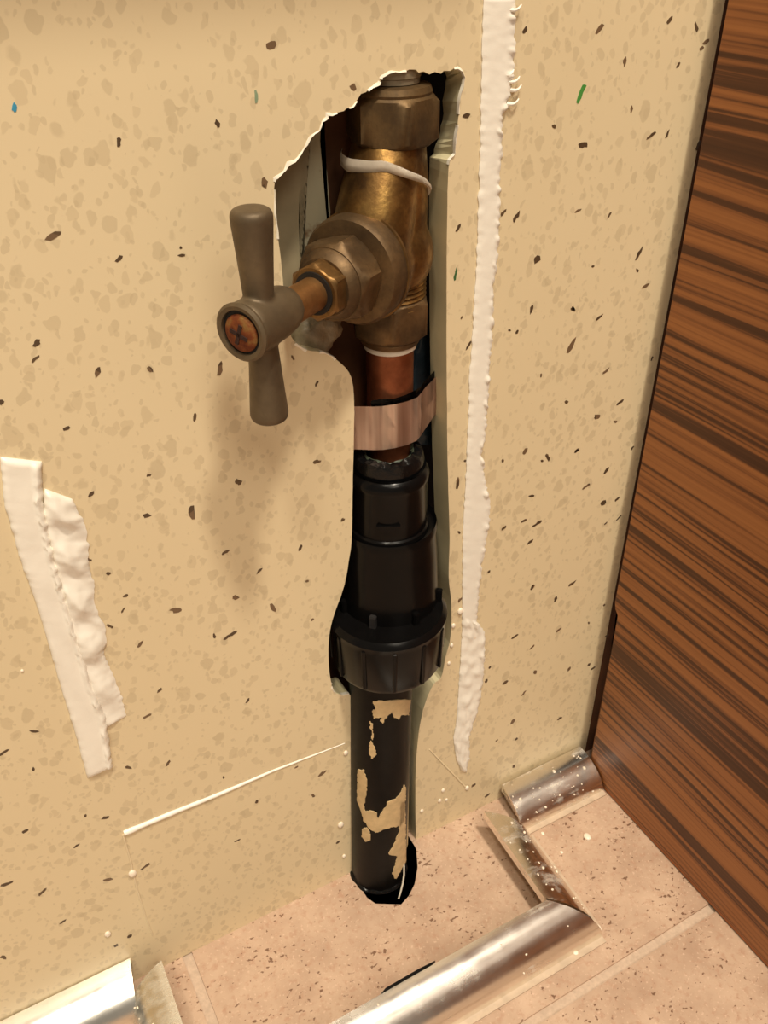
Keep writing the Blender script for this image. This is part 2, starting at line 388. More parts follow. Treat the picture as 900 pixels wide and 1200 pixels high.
def chip(bm, px, py, size, ang, asp=.5, y=-.00008):
    c = W(px, py); k = (c-CAM).dot(_f)/FPX*.50*size; n = 9
    pts = []
    ph = random.random()*6
    for i in range(n):
        a = 2*math.pi*i/n; r = 1+.28*math.sin(2*a+ph)+random.uniform(-.3, .3)
        x, z = math.cos(a)*k*r, math.sin(a)*k*asp*r
        pts.append(c+Vector((x*math.cos(ang)*1.15-z*math.sin(ang), y, x*math.sin(ang)+z*math.cos(ang))))
    prism(bm, pts[::-1], Vector((0, .0003, 0)))
bm = bmesh.new()
for d in dk: chip(bm, d[0], d[1], d[2], d[3] if len(d) > 3 else random.random()*3.1, .50 if d[2] > 6 and len(d) > 3 else .72)
tag(fin('dark_speckles', bm, MCHIP, wall, smooth=False), kind='stuff')
for nm, c, px, py, sz, an in (('blue_chip', srgb(70, 160, 196), 17, 126, 13, 1.2), ('teal_chip', srgb(150, 170, 140), 300, 112, 12, 1.5), ('green_chip', srgb(80, 150, 70), 681, 109, 19, 1.2), ('dark_green_chip', srgb(70, 110, 66), 534, 321, 12, 1.5)):
    bm = bmesh.new(); chip(bm, px, py, sz, an, .42)
    fin(nm, bm, simple(nm, c, .4, var=.1), wall, smooth=False)

# ledge added out of view above the frame to shade the board top
bm = bmesh.new(); box(bm, (-.42, -.0265, .413), (.020, -.0005, .450))
tag(fin('shade_ledge', bm, MPLASTER, smooth=False), kind='structure')

bm = bmesh.new(); box(bm, (XW1+.0003, .0015, .0002), (.124, .0095, .62)); tag(fin('gap_shade_strip', bm, MTIMBER, smooth=False), kind='structure')  # added brown strip behind the corner gap, stands in for its shade
# cavity behind the board
bm = bmesh.new()
box(bm, (-.20, .085, -.03), (.2, .095, .62)); tag(fin('wall_inner', bm, MCAV, smooth=False), kind='structure')
bm = bmesh.new(); box(bm, (-.20, T+.0005, .46), (.2, .0848, .47)); box(bm, (-.2, T+.0005, -.03), (-.19, .0848, .46)); box(bm, (.19, T+.0005, -.03), (.2, .0848, .46))
tag(fin('wall_cavity', bm, MCAV, smooth=False), kind='structure')
def board(name, mat, pxs, y, t, label, x0=-.12, z1=.40, z0=0.0, cat='board'):
    pts = [W(px, py, y) for px, py in pxs]
    pts = [Vector((x0, y, pts[0].z))]+pts+[Vector((x0, y, pts[-1].z))]
    bm = bmesh.new(); prism(bm, pts, Vector((0, t, 0)))
    o = fin(name, bm, mat, smooth=False); recentre(o); tag(o, label, cat); return o
board('backing_board', MBOARD1, [(368, 110), (352, 190), (350, 260), (352, 320), (356, 400)], .0108, .002, 'narrow grey-beige strip of old board just inside the left edge of the cut-out')
board('stained_board', MBOARD2, [(378, 100), (375, 165), (383, 200), (387, 250), (389, 330), (386, 400)], .0132, .002, 'pale old board with brown stains behind the grey-beige strip in the cut-out')
o = board('timber_batten', MTIMBER, [(440, 30), (440, 200), (441, 600), (445, 900)], .0185, .03, 'dark brown timber batten deep in the cavity left of the copper pipe', cat='timber')

bm = bmesh.new(); bmesh.ops.create_icosphere(bm, subdivisions=4, radius=1)
c = W(371, 389, .007)
for v in bm.verts:
    k = 1+.22*noise.noise(v.co*2.1)+.08*noise.noise(v.co*6)
    v.co = c+Vector((v.co.x*.0078*k, v.co.y*.0045*k, v.co.z*.0070*k+(v.co.x*.001)))
tag(recentre(fin('adhesive_lump', bm, MLUMP, angle=80)), 'lumpy greyish set adhesive showing below the tap spindle at the cut edge', 'adhesive')

# ---------------------------------------------------------------- floor
HP = [F(430, 1052), F(440, 1059), F(470, 1060), F(479, 1050), F(486, 1036), F(489.5, 1016)]
x_l, x_r = -.0255, .0066
notch = [Vector((x_l, .03, 0)), Vector((x_l, -.001, 0))]+[Vector((p.x, p.y, 0)) for p in HP]+[Vector((x_r, -.004, 0)), Vector((x_r+.001, .03, 0))]
gx, gy, gw = -.1038, -.0932, .0021
floor = None
bm = bmesh.new()
def slab(bm, pts, t): prism(bm, pts, Vector((0, 0, -t)))
slab(bm, [Vector((-.9, .03, -.0012)), Vector((-.9, -1.2, -.0012)), Vector((.5, -1.2, -.0012)), Vector((.5, .03, -.0012))]+[Vector((p.x, p.y, -.0012)) for p in notch[::-1]], .004)
floor = fin('floor', bm, MGROUT, smooth=False); tag(floor, kind='structure')
def tile(pts):
    bm = bmesh.new(); slab(bm, [Vector(p) for p in pts], .0045)
    top = [e for e in bm.edges if all(abs(v.co.z) < 1e-6 for v in e.verts) and len(e.link_faces) == 2 and any(abs(f.normal.z) < .5 for f in e.link_faces)]
    fin('floor_tile', bm, MTILE, floor, smooth=False)
tile([(gx+gw, .03, 0), (gx+gw, gy+gw, 0), (.30, gy+gw, 0), (.30, .03, 0)]+[tuple(p) for p in notch[::-1]])
tile([(-.404, .03, 0), (-.404, gy+gw, 0), (gx-gw, gy+gw, 0), (gx-gw, .03, 0)])
tile([(-.404, gy-gw, 0), (-.404, -.393, 0), (gx-gw, -.393, 0), (gx-gw, gy-gw, 0)])
tile([(gx+gw, gy-gw, 0), (gx+gw, -.393, 0), (.30, -.393, 0), (.30, gy-gw, 0)])
tile([(gx+gw, -.396, 0), (gx+gw, -.696, 0), (.30, -.696, 0), (.30, -.396, 0)])
tile([(-.404, -.396, 0), (-.404, -.696, 0), (gx-gw, -.696, 0), (gx-gw, -.396, 0)])
bm = bmesh.new()   # ground under the hole
box(bm, (-.06, -.06, -.075), (.06, .07, -.07)); tag(fin('floor_void', bm, MCAV, smooth=False), kind='structure')

# ---------------------------------------------------------------- zebra wood panel on the right
cab = empty('cabinet_side', (.114, -.3, 0), 'wooden cabinet side with orange and dark brown zebra grain along the right edge', 'cabinet')
bm = bmesh.new()
pts = [(.105, -.0062, .62), (.105, -.0062, .112), (.105, -.0070, .1085), (.105, -.0092, .106), (.105, -.0098, .05), (.105, -.0100, .0025), (.105, -.60, .0025), (.105, -.60, .62)]
prism(bm, [Vector(p) for p in pts], Vector((.0009, 0, 0))); fin('laminate_face', bm, MWOOD, cab, smooth=False)
bm = bmesh.new(); box(bm, (.1060, -.60, .003), (.123, -.0085, .62)); fin('core_board', bm, MCORE, cab, smooth=False)
bm = bmesh.new(); box(bm, (.1052, -.60, .0008), (.1056, -.012, .0026)); fin('edge_strip', bm, simple('orange_edge', srgb(176, 104, 52), .5), cab, smooth=False)

# ---------------------------------------------------------------- the stop tap
AX, AY = 0.0, .008
SD = Vector((-.857, -.515, 0)).normalized()
ZS = .2815
HB = Vector((AX, AY, ZS))
valve = empty('stop_tap', (AX, AY, .25), 'tarnished brass stop tap with crossbar handle set in the wall cut-out', 'tap')
def evalmesh(bm, mods):
    me = bpy.data.meshes.new('tmp'); bm.to_mesh(me); bm.free()
    o = bpy.data.objects.new('tmp', me); COL.objects.link(o)
    for typ, kw in mods:
        m = o.modifiers.new(typ, typ)
        for k, v in kw.items(): setattr(m, k, v)
    dg = bpy.context.evaluated_depsgraph_get(); dg.update()
    me2 = bpy.data.meshes.new_from_object(o.evaluated_get(dg))
    bpy.data.objects.remove(o); bpy.data.meshes.remove(me)
    b = bmesh.new(); b.from_mesh(me2); bpy.data.meshes.remove(me2); return b
bm = bmesh.new()
# vertical barrel, globe, sloping neck to the bonnet seat
revolve(bm, [(.0088, .270-ZS), (.0100, .2725-ZS), (.0106, .276-ZS), (.0110, .300-ZS), (.0100, .3125-ZS)], HB, (0, 0, 1), 40)
bmesh.ops.create_icosphere(bm, subdivisions=3, radius=.0135, matrix=Matrix.Translation(HB+SD*.001+Vector((0, 0, -.0005))))
revolve(bm, [(.0115, .000), (.0122, .008), (.0125, .017)], HB, SD, 40)
def loft(c0, n0, r0, c1, n1, r1, st=10):
    rings = []
    for i in range(st+1):
        t = i/st; c = c0.lerp(c1, t); nn = n0.lerp(n1, t).normalized(); r = r0+(r1-r0)*t
        u = Vector((0, 1, 0)) if False else SD.cross(Vector((0, 0, 1))).normalized(); v = nn.cross(u).normalized()
        rings.append([bm.verts.new(c+(u*math.cos(2*math.pi*k/36)+v*math.sin(2*math.pi*k/36))*r) for k in range(36)])
    for a, b in zip(rings, rings[1:]):
        for k in range(36): bm.faces.new((a[k], a[(k+1) % 36], b[(k+1) % 36], b[k]))
    bm.faces.new(rings[0][::-1]); bm.faces.new(rings[-1])
loft(HB+Vector((0, 0, .031)), Vector((0, 0, -1)), .0099, HB+SD*.0125+Vector((0, 0, .0015)), (SD+Vector((0, 0, -.9))).normalized(), .0118)
bmesh.ops.recalc_face_normals(bm, faces=bm.faces)
bm = evalmesh(bm, [('REMESH', dict(mode='VOXEL', voxel_size=.0006, use_smooth_shade=True)), ('SMOOTH', dict(factor=.5, iterations=14))])
fin('valve_body', bm, MBODY, valve, angle=80)
# lower spigot threads
bm = bmesh.new(); pr = []
for i in range(15):
    pr.append((.0104+(.0006 if i % 2 else 0), .2650-ZS+i*.00070))
revolve(bm, pr, HB, (0, 0, 1), 40); fin('thread', bm, MBODY, valve)
# union ring, bonnet, gland, spindle
bm = bmesh.new(); revolve(bm, [(.0125, .0150), (.0146, .0158), (.0152, .0166), (.0152, .0215), (.0144, .0228), (.0120, .0232)], HB, SD, 64)
fin('bonnet_ring', bm, MDULL, valve)
bm = bmesh.new(); revolve(bm, [(.0148, .0156), (.0157, .0158), (.0157, .0166), (.0150, .0168)], HB, SD, 64); fin('ring_edge', bm, MGOLD, valve)
bm = bmesh.new(); hexnut(bm, HB, SD, .0208, .0225, .0325, .0020, rot=.25)
revolve(bm, [(.0098, .0322), (.0092, .0340), (.0078, .0352)], HB, SD, 48); fin('bonnet', bm, MDULL, valve)
bm = bmesh.new(); hexnut(bm, HB, SD, .0140, .0335, .0400, .0009, rot=.55); fin('gland_nut', bm, MGOLD, valve)
bm = bmesh.new(); revolve(bm, [(.0058, .0392), (.0058, .0404), (.0046, .0405)], HB, SD, 40); fin('gland_seal', bm, MDARK, valve)
bm = bmesh.new(); revolve(bm, [(.0045, .038), (.0045, .0405), (.0046, .052), (.0048, .060)], HB, SD, 40); fin('spindle', bm, MSPIN, valve)
# handle: hub + two flared bars, one casting
HC = HB+SD*.0640+Vector((0, 0, .0008))
bm = bmesh.new()
revolve(bm, [(.0050, -.0125), (.0060, -.0100), (.0066, -.0060), (.0068, -.001), (.0069, .0045), (.0066, .0058), (.0060, .0062)], HC, SD, 48)
for sg in (1, -1):
    revolve(bm, [(.0034, .001), (.0037, .0045), (.0037, .0065), (.0040, .011), (.0044, .017), (.0049, .0234), (.0050, .0252), (.0047, .0263), (.0038, .0269), (.002, .0271)], HC-SD*.001, (0, 0, sg), 40)
bmesh.ops.recalc_face_normals(bm, faces=bm.faces)
bm = evalmesh(bm, [('REMESH', dict(mode='VOXEL', voxel_size=.0004, use_smooth_shade=True)), ('SMOOTH', dict(factor=.5, iterations=6))])
handle = fin('handle', bm, MHAND, valve, angle=80)
bm = bmesh.new(); revolve(bm, [(.0057, .0060), (.0072, .0061), (.0073, .0068), (.0066, .0074), (.0056, .0072), (.0053, .0058), (.0053, .0045)], HC, SD, 48, cap=False)
def sub(name, bm, m, par, **k):
    o = fin(name, bm, m, None, **k); o.parent = par; o.matrix_parent_inverse = par.matrix_parent_inverse.copy() if False else Matrix.Identity(4)
    o.matrix_parent_inverse = (Matrix.Translation(valve.location) @ par.matrix_parent_inverse).inverted() if par.parent else Matrix.Identity(4)
    return o
sub('hub_rim', bm, MHAND, handle)
bm = bmesh.new(); revolve(bm, [(.0054, .0058), (.0054, .0064), (.0001, .0066)], HC, SD, 40); sub('hub_recess', bm, MDARK, handle)
bm = bmesh.new(); revolve(bm, [(.0046, .0060), (.0047, .0068), (.0042, .0073), (.0026, .0077), (.0003, .0078)], HC-Vector((0, 0, .0002)), SD, 40); screw = sub('screw', bm, MRUST, handle); tag(screw, 'rusty cross-head screw')
bm = bmesh.new()
u, v, d = frame(SD)
for q, ln in ((u*.35+v, .0026), (u-v*.35, .0026)):
    q = q.normalized(); s = d.cross(q); c = HC-Vector((0, 0, .0002))+d*.0071
    pts = [c+q*ln+s*.0005, c-q*ln+s*.0005, c-q*ln-s*.0005, c+q*ln-s*.0005]
    prism(bm, pts, d*.0009)
sub('cross_slot', bm, MSLOT, handle, smooth=False)
# compression nuts
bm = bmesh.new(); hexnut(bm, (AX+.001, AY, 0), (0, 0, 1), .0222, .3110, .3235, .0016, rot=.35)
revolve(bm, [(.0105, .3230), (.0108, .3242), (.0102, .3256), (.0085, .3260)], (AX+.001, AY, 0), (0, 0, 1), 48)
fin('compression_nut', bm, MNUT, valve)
bm = bmesh.new(); hexnut(bm, (AX, AY, 0), (0, 0, 1), .0218, .2555, .2680, .0016, rot=.1)
revolve(bm, [(.0094, .2565), (.0100, .2550), (.0090, .2530)], (AX, AY, 0), (0, 0, 1), 48)
fin('compression_nut', bm, MDULL, valve)
bm = bmesh.new(); revolve(bm, [(.0079, .2535), (.0083, .2530), (.0083, .2512), (.0077, .2508)], (AX, AY, 0), (0, 0, 1), 40); fin('sealing_ring', bm, MPTFE, valve)
# ptfe tape round the neck
bm = bmesh.new(); rows = []
for i in range(46):
    t = i/45; a = math.radians(-215+t*250); zz = .3078-.0004*math.sin(t*9)-(.0 if t < .36 else (t-.36)**1.25*.030)
    zz += .0003*noise.noise(Vector((t*9, 0, 0)))
    r0 = .0121+.0004*math.sin(t*13); hw = .0013+.0006*math.sin(t*5+1)
    dd = Vector((math.cos(a), math.sin(a), 0)); c = Vector((AX, AY, zz))+SD*.0016
    rows.append([c+dd*r0+Vector((0, 0, hw)), c+dd*(r0+.0005)+Vector((0, 0, hw*.3)), c+dd*(r0+.0004)-Vector((0, 0, hw*.7)), c+dd*(r0-.0002)-Vector((0, 0, hw))])
V = [[bm.verts.new(q) for q in r] for r in rows]
for r0, r1 in zip(V, V[1:]):
    for k in range(3): bm.faces.new((r0[k], r0[k+1], r1[k+1], r1[k]))
bmesh.ops.solidify(bm, geom=bm.faces[:], thickness=.0002)
fin('thread_tape', bm, MPTFE, valve, angle=60)

# pipes
bm = bmesh.new(); revolve(bm, [(.0073, .3262), (.0073, .3275), (.0076, .3277), (.0076, .42)], (AX+.001, AY, 0), (0, 0, 1), 40)
tag(recentre(fin('riser_pipe', bm, MGREYPIPE)), 'short dull grey pipe end rising from the top nut of the tap', 'pipe')
bm = bmesh.new(); revolve(bm, [(.0075, .2040), (.0075, .2525)], (AX, AY, 0), (0, 0, 1), 40)
tag(recentre(fin('copper_pipe', bm, MCOPPER)), 'reddish copper pipe running down from the lower nut of the tap', 'pipe')

# metal band across the pipe
bm = bmesh.new(); path = [(-.0220, .0060), (-.0150, .0030), (-.0105, .0006), (-.0075, -.0005), (-.0035, -.0012), (.001, -.0014), (.0052, -.0006), (.0082, .0014), (.0098, .0026), (.0150, .0056), (.0215, .0095)]
rows = []
for i, (x, y) in enumerate(path):
    t = i/(len(path)-1); lift = 0 if x < .006 else (x-.006)*.10
    zt = .2362-.0006*math.sin(t*3.1)+lift; zb = .2208-.0012*math.sin(t*3.1)+lift*.8+(.0012 if t > .8 else 0)
    rows.append([Vector((x, y, zt)), Vector((x, y-.0002, zt*.5+zb*.5)), Vector((x, y, zb))])
V = [[bm.verts.new(q) for q in r] for r in rows]
for r0, r1 in zip(V, V[1:]):
    for k in range(2): bm.faces.new((r0[k], r0[k+1], r1[k+1], r1[k]))
bmesh.ops.solidify(bm, geom=bm.faces[:], thickness=-.0006)
band = empty('pipe_clip', (0, 0, .22), 'shiny pinkish metal band clipped around the copper pipe', 'clip')
fin('metal_band', bm, MBAND, band, angle=40)
bm = bmesh.new(); rows = []
for i, (x, y) in enumerate(path[2:]):
    lift = 0 if x < .006 else (x-.006)*.10
    rows.append([Vector((x, y+.0009, .2362+lift+.0013+.0004*math.sin(i*2.1))), Vector((x, y+.0009, .232+lift))])
V = [[bm.verts.new(q) for q in r] for r in rows]
for r0, r1 in zip(V, V[1:]): bm.faces.new((r0[0], r0[1], r1[1], r1[0]))
bmesh.ops.solidify(bm, geom=bm.faces[:], thickness=-.0008)
fin('rubber_lining', bm, MRUBBER, band, angle=50)

# dark plastic sheeting right of the copper pipe
bm = bmesh.new(); G = []
for i in range(13):
    row = []
    for j in range(17):
        x = .0085+i*.0012; z = .206+j*.0034
        y = .0150+.0035*noise.noise(Vector((x*160, 0, z*55)))+.0012*noise.noise(Vector((x*400, 3, z*200)))
        row.append(bm.verts.new((x, y, z)))
    G.append(row)
for i in range(12):
    for j in range(16): bm.faces.new((G[i][j], G[i+1][j], G[i+1][j+1], G[i][j+1]))
bmesh.ops.solidify(bm, geom=bm.faces[:], thickness=-.0003)
tag(recentre(fin('plastic_sheeting', bm, MPLAS, angle=25)), 'crumpled dark blue-black plastic beside the copper pipe, behind the metal band', 'plastic')

# ---------------------------------------------------------------- black coupling
def ZF(py, yf): return W(455, py, yf).z
C1 = Vector((W(455, 575, .004).x, .004, 0))
C2 = Vector((W(456, 700, .0055).x, .0055, 0)); C3 = Vector((W(454, 780, .0).x, .0, 0))
coup = empty('pipe_coupling', (C3.x, C3.y, .10), 'glossy black plastic compression coupling filling the cut-out below the tap', 'coupling')
z535, z568, z578, z632, z642 = ZF(556, -.008), ZF(573, -.009), ZF(584, -.010), ZF(641, -.010), ZF(654, -.012)
def jag(a, i): return (.0012*noise.noise(Vector((math.cos(a)*3, math.sin(a)*3, i)))+.0009*noise.noise(Vector((math.cos(a)*11, math.sin(a)*11, i)))) if i < 3 else 0
z1 = z535
bm = bmesh.new(); revolve(bm, [(.0075, z1+.0005), (.0092, z1+.0015), (.0115, z1+.0008), (.0121, z1-.002), (.0118, z1-.005), (.0127, z568+.001), (.0112, z568-.0005)], C1, (0, 0, 1), 72, cap=False, jit=lambda a, i: jag(a, i))
fin('sealant_collar', bm, MRUBBER, coup, angle=50)
bm = bmesh.new(); revolve(bm, [(.0074, z1+.0006), (.0084, z1+.0016), (.0094, z1+.0004)], C1, (0, 0, 1), 60, cap=False, jit=lambda a, i: .0010*noise.noise(Vector((math.cos(a)*4, math.sin(a)*4, 0))))
fin('sealant_smear', bm, MGREEN, coup, angle=60)
bm = bmesh.new(); revolve(bm, [(.0100, z568+.001), (.0126, z568), (.0136, z578+.0014), (.0139, z578), (.0137, z578-.0012), (.0134, z578-.002), (.0134, z632), (.0140, z632-.0005), (.0143, z632-.0018), (.0140, z642+.001)], C1, (0, 0, 1), 72)
up = fin('upper_socket', bm, MBLACK, coup)
bm = bmesh.new()
dl = Vector((CAM.x-C1.x, CAM.y-C1.y, 0)).normalized(); sd = Vector((-dl.y, dl.x, 0))
cc = C1+dl*.0128+Vector((0, 0, ZF(622, -.010)))
for s in (1,): prism(bm, [cc-sd*.0040+Vector((0, 0, .0002)), cc+sd*.0040+Vector((0, 0, .0002)), cc+sd*.0032-Vector((0, 0, .0016)), cc-Vector((0, 0, .0026)), cc-sd*.0032-Vector((0, 0, .0016))], dl*.0012)
fin('raised_mark', bm, MBLACK, coup, smooth=False)
z650, z738, z748 = ZF(663, -.016), ZF(754, -.018), ZF(769, -.021)
bm = bmesh.new(); revolve(bm, [(.0135, z642+.001), (.0160, z642), (.0168, z650+.0015), (.0172, z650), (.0170, z650-.002), (.0174, z650-.010), (.0182, z738+.004), (.0186, z738-.004)], C2, (0, 0, 1), 72)
fin('coupling_body', bm, MBLACK, coup)
ribs_a = [math.radians(x) for x in (-137, -89, -40, 20, 80, 140, 180)]
for a in ribs_a:
    bm = bmesh.new(); dd = Vector((math.cos(a), math.sin(a), 0)); ss = Vector((-dd.y, dd.x, 0)); c = C2+dd*.0172
    prism(bm, [c-ss*.0012+Vector((0, 0, z738+.0045)), c+ss*.0012+Vector((0, 0, z738+.0045)), c+ss*.0014+Vector((0, 0, z738-.005)), c-ss*.0014+Vector((0, 0, z738-.005))], dd*.0028)
    bmesh.ops.bevel(bm, geom=bm.edges[:], offset=.0003, segments=2, affect='EDGES')
    fin('lug', bm, simple('worn_black_plastic', srgb(44, 42, 42), .4) if a == ribs_a[0] else MBLACK, coup)
zn1, zn0 = z748+.0005, ZF(819, -.021)
bm = bmesh.new(); revolve(bm, [(.0175, zn1+.0018), (.0205, zn1+.0022), (.0215, zn1+.0012), (.0222, zn1), (.0219, zn1-.0015), (.0217, zn1-.003), (.0211, zn0+.001), (.0200, zn0-.0015), (.0170, zn0-.0030), (.0130, zn0-.0035)], C3, (0, 0, 1), 84)
nut = fin('clamp_nut', bm, MBLACK, coup)
def sub2(name, bm, m, par, root, **k):
    o = fin(name, bm, m, None, **k); o.parent = par
    o.matrix_parent_inverse = (Matrix.Translation(root.location) @ par.matrix_parent_inverse).inverted()
    return o
for i in range(12):
    a = math.radians(i*30+8); bm = bmesh.new(); dd = Vector((math.cos(a), math.sin(a), 0)); ss = Vector((-dd.y, dd.x, 0)); c = C3+dd*.0205
    prism(bm, [c-ss*.0008+Vector((0, 0, zn1-.0018)), c+ss*.0008+Vector((0, 0, zn1-.0018)), c+ss*.0008-dd*.0004+Vector((0, 0, zn0+.0005)), c-ss*.0008-dd*.0004+Vector((0, 0, zn0+.0005))], dd*.0017)
    bmesh.ops.bevel(bm, geom=bm.edges[:], offset=.0003, segments=1, affect='EDGES')
    sub2('grip_rib', bm, MBLACK, nut, coup)

# ---------------------------------------------------------------- black supply pipe with peeling paint
PR = .0125
PA = W(446.5, 830, -.001); PA.z = 0; PB = W(443.5, 1000, -.004)
ptop = Vector((PA.x, -.001, zn0-.003)); pbot = Vector((PB.x, -.004, 0)); pdir = (ptop-pbot).normalized()
ext = pbot-pdir*.07
pipe = empty('supply_pipe', pbot, 'black water pipe with peeling cream paint entering the hole in the floor', 'pipe')
L = (ptop-ext).length
bm = bmesh.new(); revolve(bm, [(PR, 0), (PR, .0705-.0045), (PR+.0006, .0705-.004), (PR+.0006, .0705-.0025), (PR, .0705-.002), (PR, L+.004)], ext, pdir, 64); fin('pipe_wall', bm, MBLACKM, pipe)
flakes = [[(437, 822), (482, 820), (479, 838), (470, 838), (468, 843), (462, 841), (459, 834), (452, 842), (446, 840), (438, 842), (436, 834), (440, 830)],
 [(419, 902), (426, 903), (430, 915), (429, 932), (426, 945), (428, 952), (434, 950), (441, 953), (443, 961), (449, 950), (455, 940), (464, 936), (471, 928), (474, 920), (476, 924), (474, 960), (470, 968), (456, 970), (440, 976), (432, 970), (426, 962), (424, 955), (418, 938)],
 [(470, 940), (475, 938), (476, 1010), (464, 1030), (460, 1024), (466, 1004), (455, 1001), (460, 994), (464, 985), (468, 975)],
 [(424, 972), (430, 970), (434, 978), (434, 985), (428, 987), (424, 980)],
 [(434, 868), (439, 876), (441, 884), (436, 890), (432, 882)], [(448, 840), (451, 843), (449, 848), (446, 845)], [(434, 846), (437, 850), (436, 858), (433, 852)], [(436, 858), (438, 862), (437, 868), (435, 864)]]
def inpoly(x, y, P):
    c = False; j = len(P)-1
    for i in range(len(P)):
        if (P[i][1] > y) != (P[j][1] > y) and x < (P[j][0]-P[i][0])*(y-P[i][1])/(P[j][1]-P[i][1])+P[i][0]: c = not c
        j = i
    return c
uu, vv, _ = frame(pdir)
for fl in flakes:
    y0 = min(p[1] for p in fl); y1 = max(p[1] for p in fl)
    bm = bmesh.new(); vs = {}
    NA, st = 260, .0003
    hits = 0
    H0 = max(0, .07-.012); H1 = L
    def P3(i, j):
        a = 2*math.pi*i/NA; return ext+pdir*(H0+j*st)+(uu*math.cos(a)+vv*math.sin(a))*(PR+.00035)
    for j in range(int((H1-H0)/st)):
        mid = proj(ext+pdir*(H0+j*st))[1]
        if mid < y0-30 or mid > y1+8: continue
        for i in range(NA):
            p = P3(i+.5, j+.5); nrm = (p-ext)-pdir*((p-ext).dot(pdir))
            if nrm.dot(CAM-p) < 0: continue
            x, y = proj(p); x += 1.0*noise.noise(p*700); y += 1.2*noise.noise(p*600+Vector((5, 5, 5)))
            if inpoly(x, y, fl):
                q = []
                for di, dj in ((0, 0), (1, 0), (1, 1), (0, 1)):
                    k = ((i+di) % NA, j+dj)
                    if k not in vs: vs[k] = bm.verts.new(P3(*k))
                    q.append(vs[k])
                bm.faces.new(q); hits += 1
    if not hits: bm.free(); continue
    ex = bmesh.ops.extrude_face_region(bm, geom=bm.faces[:])
    for e in ex['geom']:
        if isinstance(e, bmesh.types.BMVert):
            h = (e.co-ext).dot(pdir); ctr = ext+pdir*h; e.co = ctr+(e.co-ctr).normalized()*(PR-.0001)
    fin('paint_flake', bm, MPAINT, pipe, smooth=False)
# cream strip hanging loose down the right side of the pipe + pale wire
bm = bmesh.new()
a0 = W(478, 862, .003); a1 = W(477, 1000, .0)
q = [W(476, 862, .002), W(481, 862, .002), W(479, 925, .001), W(478, 990, -.002), W(472, 1006, -.004), W(474, 985, -.003), W(475, 925, -.001)]
prism(bm, q, Vector((.0002, .0006, 0)))
tag(recentre(fin('paint_strip', bm, MSTRIP, smooth=False)), 'long loose strip of cream paint hanging along the right side of the black pipe', 'paint strip')
bm = bmesh.new(); pts = [W(472.5, 1006, -.0125), W(473.5, 1015, -.015), W(473.5, 1025, -.018), W(472, 1035, -.021), W(469.5, 1045, -.0235), W(467, 1053, -.0262)]
tube(bm, pts, .0004, 8)
tag(recentre(fin('pale_wire', bm, simple('pale_wire', srgb(226, 220, 206), .35, .3))), 'thin pale wire curving down the foot of the black pipe', 'wire')
# dark sealant round the foot
bm = bmesh.new(); revolve(bm, [(PR-.0002, .0010), (PR+.0008, .0000), (PR+.0014, -.0016), (PR+.0045, -.0030), (PR+.0100, -.0042), (PR+.0095, -.02), (PR+.0002, -.022)], pbot, pdir, 60, cap=False, jit=lambda a, i: .0016*noise.noise(Vector((math.cos(a)*3, math.sin(a)*3, i*.9))))
tag(recentre(fin('sealant_ring', bm, MRUBBER, angle=60)), 'glossy black sealant packed around the pipe in the floor hole', 'sealant')

# ---------------------------------------------------------------- silicone
def ribbon(name, Lpx, Rpx, hfun, nu, nv, mat, parent=None, edgej=.0003, th=.0012):
    """solid strip on the board between two traced edges; hfun(u,v)->height"""
    def along(P, t):
        ls = [(Vector(b)-Vector(a)).length for a, b in zip(P, P[1:])]; s = t*sum(ls)
        for (a, b), l in zip(zip(P, P[1:]), ls):
            if s <= l or (b == P[-1]): return Vector(a).lerp(Vector(b), min(1, s/l))
            s -= l
    bm = bmesh.new(); G = []; B = []
    for i in range(nu+1):
        t = i/nu; l = along(Lpx, t); r = along(Rpx, t); lw = W(l.x, l.y); rw = W(r.x, r.y)
        lw += Vector((edgej*noise.noise(lw*500), 0, 0)); rw += Vector((edgej*2*noise.noise(rw*600), 0, 0))
        row = []; brow = []
        for j in range(nv+1):
            s = j/nv; p = lw.lerp(rw, s)
            env = min(1, (min(s, 1-s)*nv+.35)/2.2)**.5*min(1, (min(t, 1-t)*nu+.6)/2)
            row.append(bm.verts.new(p+Vector((0, -hfun(t, s)*env-.00015, 0)))); brow.append(bm.verts.new(p+Vector((0, -.00004, 0))))
        G.append(row); B.append(brow)
    for i in range(nu):
        for j in range(nv):
            bm.faces.new((G[i][j], G[i+1][j], G[i+1][j+1], G[i][j+1])); bm.faces.new((B[i][j], B[i][j+1], B[i+1][j+1], B[i+1][j]))
        bm.faces.new((G[i][0], B[i][0], B[i+1][0], G[i+1][0])); bm.faces.new((G[i][nv], G[i+1][nv], B[i+1][nv], B[i][nv]))
    for j in range(nv):
        bm.faces.new((G[0][j], G[0][j+1], B[0][j+1], B[0][j])); bm.faces.new((G[nu][j], B[nu][j], B[nu][j+1], G[nu][j+1]))
    return fin(name, bm, mat, parent, angle=60)
nz = noise.noise
def h1(t, s): return .0011+.0005*math.sin(s*3.1)+.0004*nz(Vector((t*9, s*2, 1)))+(.0007 if s > .8 else 0)*(1+nz(Vector((t*30, 0, 2))))
o = ribbon('silicone_strip', [(0, 535), (5, 590), (22, 650), (45, 715), (70, 800), (90, 865), (102, 911)], [(47, 541), (50, 590), (64, 655), (85, 725), (108, 800), (124, 840), (131, 898)], h1, 150, 16, MSIL)
tag(recentre(o), 'smooth broad white silicone strip at the left edge of the board', 'silicone')
